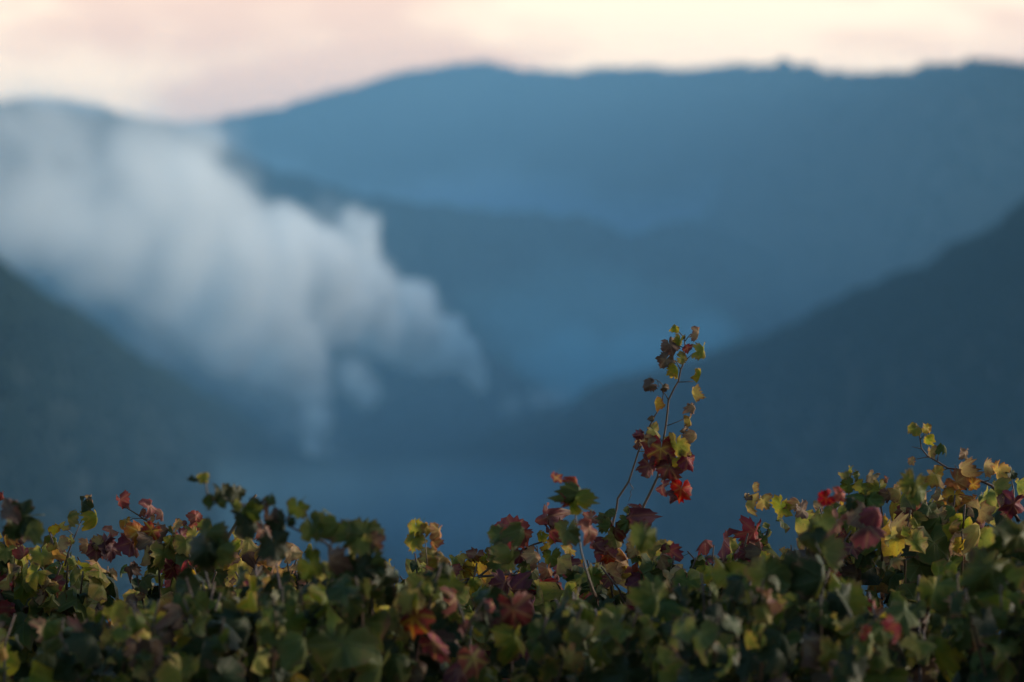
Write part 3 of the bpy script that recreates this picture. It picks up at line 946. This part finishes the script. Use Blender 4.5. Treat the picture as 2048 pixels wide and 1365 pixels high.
placed(vr, D1, [
    (1200, 102, 72, .9, 60, "y"), (1264, 90, 62, .6, 160, "o"), (1278, 155, 60, .7, -30, "y"), (1296, 212, 64, .8, 0, "o"), (1346, 200, 76, .6, -60, "g"), (1190, 258, 46, .9, 80, "a"),
    (1310, 342, 130, .9, -25, "o", "flat"), (1315, 425, 70, .4, 10, "t"), (1448, 222, 72, .6, 20, "t"), (1486, 292, 120, .3, -20, "t", "curl"), (1420, 358, 120, .9, -60, "a", "cup"), (1500, 372, 70, .8, -70, "a"),
    (1394, 442, 105, 1, 20, "o", "cup"), (1470, 470, 110, .8, 0, "a", "crumple"), (1640, 306, 105, .9, 10, "o", "cup"), (1690, 318, 66, .8, -50, "d"), (1580, 290, 100, .2, 5, "t", "fold"), (1638, 395, 115, .7, -15, "y"), (1740, 392, 100, .5, 5, "y"), (1660, 470, 130, .9, 0, "p"),
    (1130, 662, 200, .75, 5, "o", "flat", -.25), (1150, 585, 150, .3, -30, "t", "curl", -.25),
    (390, 475, 115, .5, 5, "o"), (455, 462, 90, .7, -15, "o"), (412, 385, 60, .15, 0, "t"), (372, 440, 40, .8, 50, "b"), (540, 492, 110, .8, 10, "y"), (592, 475, 80, .6, -5, "t"), (640, 500, 95, .7, -20, "b"),
    (375, 605, 150, .85, 20, "r", "cup"), (410, 690, 100, .7, 0, "r"), (860, 328, 62, .8, 40, "y"), (912, 332, 60, .5, -10, "g"), (885, 300, 40, .5, 10, "y"), (868, 378, 80, .9, 60, "g"), (995, 342, 70, .8, 30, "t"), (1060, 350, 40, .8, 30, "p"), (945, 390, 90, .9, 20, "y"),
    (1010, 400, 110, .9, 10, "y"), (1050, 430, 90, .8, -10, "b"), (1110, 415, 100, .6, 0, "o"), (980, 470, 120, .8, 20, "g"),
    (1170, 520, 150, .8, -20, "c"), (1540, 510, 130, .8, 0, "t"), (1450, 560, 140, .7, -10, "d"), (1690, 480, 150, 1, 20, "c", "crumple"), (1290, 560, 150, .7, -20, "g"), (1380, 520, 90, .4, -30, "g"), (1250, 500, 110, .6, 0, "p"),
], O3, S3)
placed(vr, D0 + .6, [(760, 445, 85, .9, 60, "r"), (826, 425, 80, .8, 20, "r"), (880, 470, 80, .9, 70, "d"), (1190, 375, 150, .9, 20, "y"), (1215, 420, 120, .8, 0, "g"), (930, 525, 150, .9, 40, "b"), (990, 545, 150, .9, -40, "r"), (965, 620, 170, .8, 70, "c"), (800, 570, 130, .7, 30, "p")], O3, S3, True)

# small red leaves on the left
O1, S1 = (0, 900), 2.926
line(vl, D1, [(1090, 560), (1040, 500), (990, 470), (950, 445), (890, 430), (840, 405), (810, 382), (750, 346), (738, 330)], O1, S1, .0036, .0014)
line(vl, D1, [(380, 680), (400, 600), (440, 500), (470, 430)], O1, S1, .0026, .0014)
line(vl, D1, [(300, 565), (340, 580), (385, 600)], O1, S1, .0014, .0014)
line(vl, D1, [(430, 500), (395, 470), (370, 440)], O1, S1, .0014, .0010)
line(vl, D1 - .2, [(1290, 600), (1340, 500), (1400, 400), (1460, 310), (1500, 262)], O1, S1, .0048, .0030)
for seg_ in ([(815, 384), (830, 350), (846, 335)], [(885, 425), (895, 385), (920, 355)], [(870, 405), (780, 400), (740, 425)], [(1080, 490), (1090, 460), (1115, 430)], [(1000, 474), (1015, 455), (1030, 445)], [(470, 430), (480, 410), (490, 395)]):
    line(vl, D1, seg_, O1, S1, .0014, .0010, "leaf_stalk", 5)
placed(vl, D1, [
    (725, 300, 108, .8, -15, "r", "cup"), (868, 340, 125, .5, -12, "p", "droop"), (840, 375, 60, .3, 30, "p"), (888, 405, 60, .3, 10, "t"), (935, 382, 80, .32, -15, "p"), (1140, 402, 95, .9, -10, "r", "cup"), (1140, 450, 70, .5, -30, "r"), (1078, 430, 42, .8, 20, "c"),
    (1030, 445, 95, .65, -150, "a"), (738, 430, 85, .8, 70, "a", "crumple"), (600, 560, 160, 1, 30, "c", "crumple"), (560, 590, 120, .9, 0, "c"), (640, 590, 140, .8, -20, "c"), (580, 545, 90, .9, 30, "t"), (645, 480, 90, .6, -20, "p"), (765, 545, 160, .8, 10, "c"), (800, 500, 150, .7, 0, "a", "droop"), (890, 520, 180, .85, -8, "b", "flat"),
    (880, 480, 120, .9, 30, "m"), (1055, 510, 110, .8, -20, "c"), (1005, 540, 100, .8, 0, "y"), (1055, 575, 90, .7, 0, "t"), (1130, 490, 90, .7, 40, "o"), (860, 620, 130, .5, 20, "t"), (960, 620, 170, .8, 0, "y"), (1080, 710, 150, .8, -20, "r"), (1000, 700, 130, .7, 15, "c"),
    (500, 320, 110, .75, 10, "d"), (524, 292, 60, .5, -10, "a"), (525, 405, 130, .75, -10, "y"), (430, 400, 110, .45, 0, "y"), (378, 450, 70, .5, -30, "o"), (318, 470, 70, .8, 0, "o"), (305, 570, 70, .9, 30, "o"), (370, 560, 110, .4, 10, "t"), (415, 525, 60, .6, -30, "y"), (490, 560, 90, .3, 0, "t"),
    (3, 270, 60, .7, 0, "r"), (120, 600, 110, .9, 30, "r"), (60, 520, 110, .9, 30, "a"), (30, 600, 120, .8, 0, "y"), (1540, 480, 120, .8, 0, "p"), (1700, 600, 140, .7, 0, "t"), (1440, 540, 150, .6, 0, "o"), (1380, 720, 160, .8, 10, "o"), (1340, 650, 120, .7, 30, "t"), (1810, 580, 70, .4, 0, "y"),
], O1, S1)
placed(nl, D0 + .2, [(130, 400, 210, 1, 80, "d", "droop"), (190, 480, 160, .9, 30, "g"), (60, 360, 150, .9, 80, "b"), (90, 460, 150, .8, 10, "d"), (660, 1150, 260, .55, 5, "o", "flat"), (700, 960, 170, .8, -40, "y"),
                     (440, 1060, 180, .6, 20, "p"), (250, 1050, 160, .5, 0, "t")], O1, S1, True)
# near, dark, drooping shoot below the smoke (blurred)
line(nc, D0, [(2040, 760), (2000, 640), (1900, 540), (1760, 480), (1680, 440)], O1, S1, .0034, .002)
line(nc, D0, [(1620, 620), (1560, 480), (1500, 380), (1420, 320), (1340, 300), (1270, 310), (1225, 330), (1212, 260), (1205, 200), (1190, 170)], O1, S1, .0036, .0016)
placed(nc, D0, [
    (1190, 165, 70, .9, 100, "y", "cup"), (1130, 172, 70, .5, 95, "d", "fold"), (1222, 300, 110, .4, 10, "g"), (1290, 260, 120, .7, -5, "d"), (1300, 310, 70, .8, 20, "g"), (1375, 270, 150, .65, 5, "d"), (1380, 330, 80, .8, -20, "y"), (1500, 310, 90, .7, 60, "d"), (1580, 295, 80, .7, 0, "d"),
    (1535, 325, 80, .8, 70, "b"), (1440, 430, 190, .75, -20, "d"), (1480, 370, 140, .8, -50, "g"), (1630, 420, 160, .7, 30, "d"), (1700, 420, 70, .9, 0, "d"), (1590, 400, 110, .8, 0, "b"), (1745, 345, 130, .85, 5, "g"), (1840, 460, 190, .6, -10, "g"), (1920, 440, 190, .6, -10, "g"), (2010, 500, 190, .7, 10, "g"), (1600, 560, 220, .8, -15, "d"),
    (1830, 680, 200, .55, -30, "g"), (1230, 520, 220, .9, 20, "g", "cup"), (1210, 600, 230, 1, 0, "d"), (1300, 600, 180, .8, 30, "g"),
    (2135, 500, 190, 1, 10, "g", "flat"), (2100, 560, 170, .9, 40, "y"), (2200, 540, 120, .8, -50, "b"), (2010, 700, 220, .9, 20, "d"), (2120, 720, 220, .9, 0, "d"), (2240, 740, 200, .6, 5, "d"), (2180, 660, 180, .8, 10, "d"), (1980, 640, 200, .8, 0, "b"),
], O1, S1, True)
# middle: gold leaves, crimson leaves, bare twigs
O2, S2 = (650, 900), 2.926
line(vc, D1 - .05, [(770, 800), (840, 770), (910, 735), (990, 672)], O2, S2, .0042, .0024)
line(vc, D1 - .05, [(830, 760), (910, 742), (1050, 730), (1180, 734)], O2, S2, .0036, .0024)
for a_, b_ in (((838, 750), (816, 652)), ((900, 735), (866, 668)), ((925, 690), (918, 640)), ((1105, 725), (1145, 688)), ((1248, 665), (1240, 560)), ((1240, 590), (1212, 555)), ((1280, 760), (1310, 690)), ((1316, 750), (1320, 680)), ((870, 715), (885, 680))):
    m_ = ((a_[0] + b_[0]) / 2 + 4, (a_[1] + b_[1]) / 2)
    line(vc, D1, [a_, m_, b_], O2, S2, .0020, .0012, "twig", 5)
line(vc, D1, [(1130, 600), (1220, 555), (1330, 520)], O2, S2, .0030, .0020)
line(vc, D1 - 1.2, [(1580, 860), (1540, 740), (1500, 600), (1470, 420), (1455, 300)], O2, S2, .0030, .0016)
line(vc, D1 + .5, [(600, 700), (592, 600), (585, 520)], O2, S2, .0018, .0012)
placed(vc, D1, [
    (1085, 470, 210, 1, 100, "r", "cup"), (1150, 500, 150, .9, 40, "r", "droop"), (1310, 400, 190, .9, 15, "c", "crumple"), (1350, 480, 150, .7, -20, "c"), (1300, 560, 100, .5, 10, "o"), (1275, 510, 80, .6, 0, "y"), (1420, 590, 120, .5, -15, "o"), (1335, 630, 130, .9, 0, "g"), (1210, 640, 150, .5, -20, "t"),
    (1130, 625, 95, .8, 0, "c"), (985, 590, 100, .9, 50, "o", "crumple"), (880, 615, 110, .8, 40, "p"), (800, 640, 100, .9, 30, "o"), (760, 660, 90, .7, 0, "y"), (600, 720, 90, .8, 20, "a", "crumple"), (940, 640, 90, .7, 0, "y"), (1290, 710, 100, .8, 0, "a"), (790, 790, 60, .8, 0, "o"), (840, 800, 60, .9, 60, "o"),
    (745, 715, 110, .9, 20, "p"), (1020, 650, 150, .9, 0, "g"), (1900, 590, 130, .8, 0, "y"), (1990, 570, 100, .8, 20, "o"), (2030, 600, 140, .8, 0, "c"), (1800, 590, 90, .8, 10, "t"), (1760, 420, 110, .8, -20, "y"), (1640, 430, 130, .6, 0, "g"), (1560, 400, 100, .8, 60, "p"),
    (1640, 600, 150, 1, 10, "c"), (1650, 625, 90, .9, 0, "r"), (1590, 560, 120, .7, 0, "c"), (1720, 480, 150, .8, 0, "c"), (1690, 520, 120, .8, 40, "y"), (1420, 690, 150, .8, 10, "c"), (1030, 790, 170, .8, 20, "c"), (1150, 810, 180, .7, -30, "c"), (1500, 880, 130, .8, 30, "r"), (1600, 890, 100, .6, -10, "r"),
], O2, S2)
placed(vc, D1 + 1.0, [(540, 460, 120, .7, 0, "y"), (520, 540, 130, .95, 20, "y"), (590, 470, 90, .6, -20, "o"), (650, 480, 100, .7, 10, "a"), (650, 550, 80, .8, 0, "a"), (600, 630, 130, .9, 80, "o"), (530, 680, 110, .8, 70, "a"), (690, 650, 120, .8, -60, "o"), (640, 660, 120, .8, 10, "o")], O2, S2, True)
placed(vc, D1 - 1.2, [(1440, 190, 110, .8, 160, "r"), (1430, 250, 170, .7, 5, "g"), (1415, 290, 100, .6, 10, "m"), (1360, 165, 80, .5, -20, "m"), (1525, 290, 150, .55, -5, "g"), (1460, 330, 110, .7, 0, "y"), (1420, 480, 160, .8, 10, "g"), (1530, 480, 150, .6, -10, "p"), (1120, 500, 190, .55, -30, "g"), (1010, 510, 130, .9, 40, "g"), (1050, 600, 170, .9, 0, "y"), (1090, 650, 130, .6, -10, "g")], O2, S2, True)
placed(nc, D0 + .1, [(230, 500, 190, .9, -10, "g"), (950, 900, 220, .9, 30, "d"), (1100, 950, 240, 1, -10, "c"), (1000, 980, 200, .8, 20, "b"), (280, 800, 220, .6, 10, "d"), (180, 800, 220, .5, -5, "d"), (360, 830, 200, .6, 0, "d"), (560, 800, 180, .8, 60, "g"), (1080, 1130, 220, .8, 0, "y")], O2, S2, True)
placed(nr, D0, [(-160, 640, 170, 1, 10, "g"), (580, 800, 210, .6, 0, "d", "fold"), (480, 850, 240, .65, -10, "g", "flat"), (680, 830, 260, .8, 10, "d"), (700, 640, 170, .7, 20, "d"), (740, 580, 130, .8, 0, "g"), (1620, 650, 170, .7, 0, "g"), (1700, 640, 200, .7, 10, "g"), (1560, 830, 260, 1, 40, "g", "cup"), (1640, 900, 260, .9, 0, "g"),
                (900, 940, 200, .35, -25, "g"), (800, 720, 190, .35, -15, "g"), (1450, 1100, 220, .9, -20, "g"), (1420, 1000, 150, .8, 0, "a"), (330, 900, 170, .4, -30, "g"), (1520, 1130, 200, .6, 0, "a")], O3, S3, True)
placed(nr, D0, [(1680, 1060, 240, 1, 10, "g", "flat"), (1620, 1180, 220, .8, 30, "g"), (1900, 860, 230, .9, 0, "g", "cup"), (1300, 1290, 180, .8, 0, "y")], O2, S2, True)

# the mass of the canopy
grow(vl, TOP1, CANES1, 60, .24, 21)
grow(vc, TOP1, CANES1, 60, .24, 22)
grow(vr, TOP1, CANES1, 60, .24, 23)
grow(nl, TOP0, CANES0, 52, .28, 31, (.032, .086))
grow(nc, TOP0, CANES0, 52, .28, 32, (.032, .086))
grow(nr, TOP0, CANES0, 52, .28, 33, (.032, .086))
for v in (vl, vc, vr, nl, nc, nr):
    print("leaves", v.n_leaf, len(v.rest))
    v.finish()
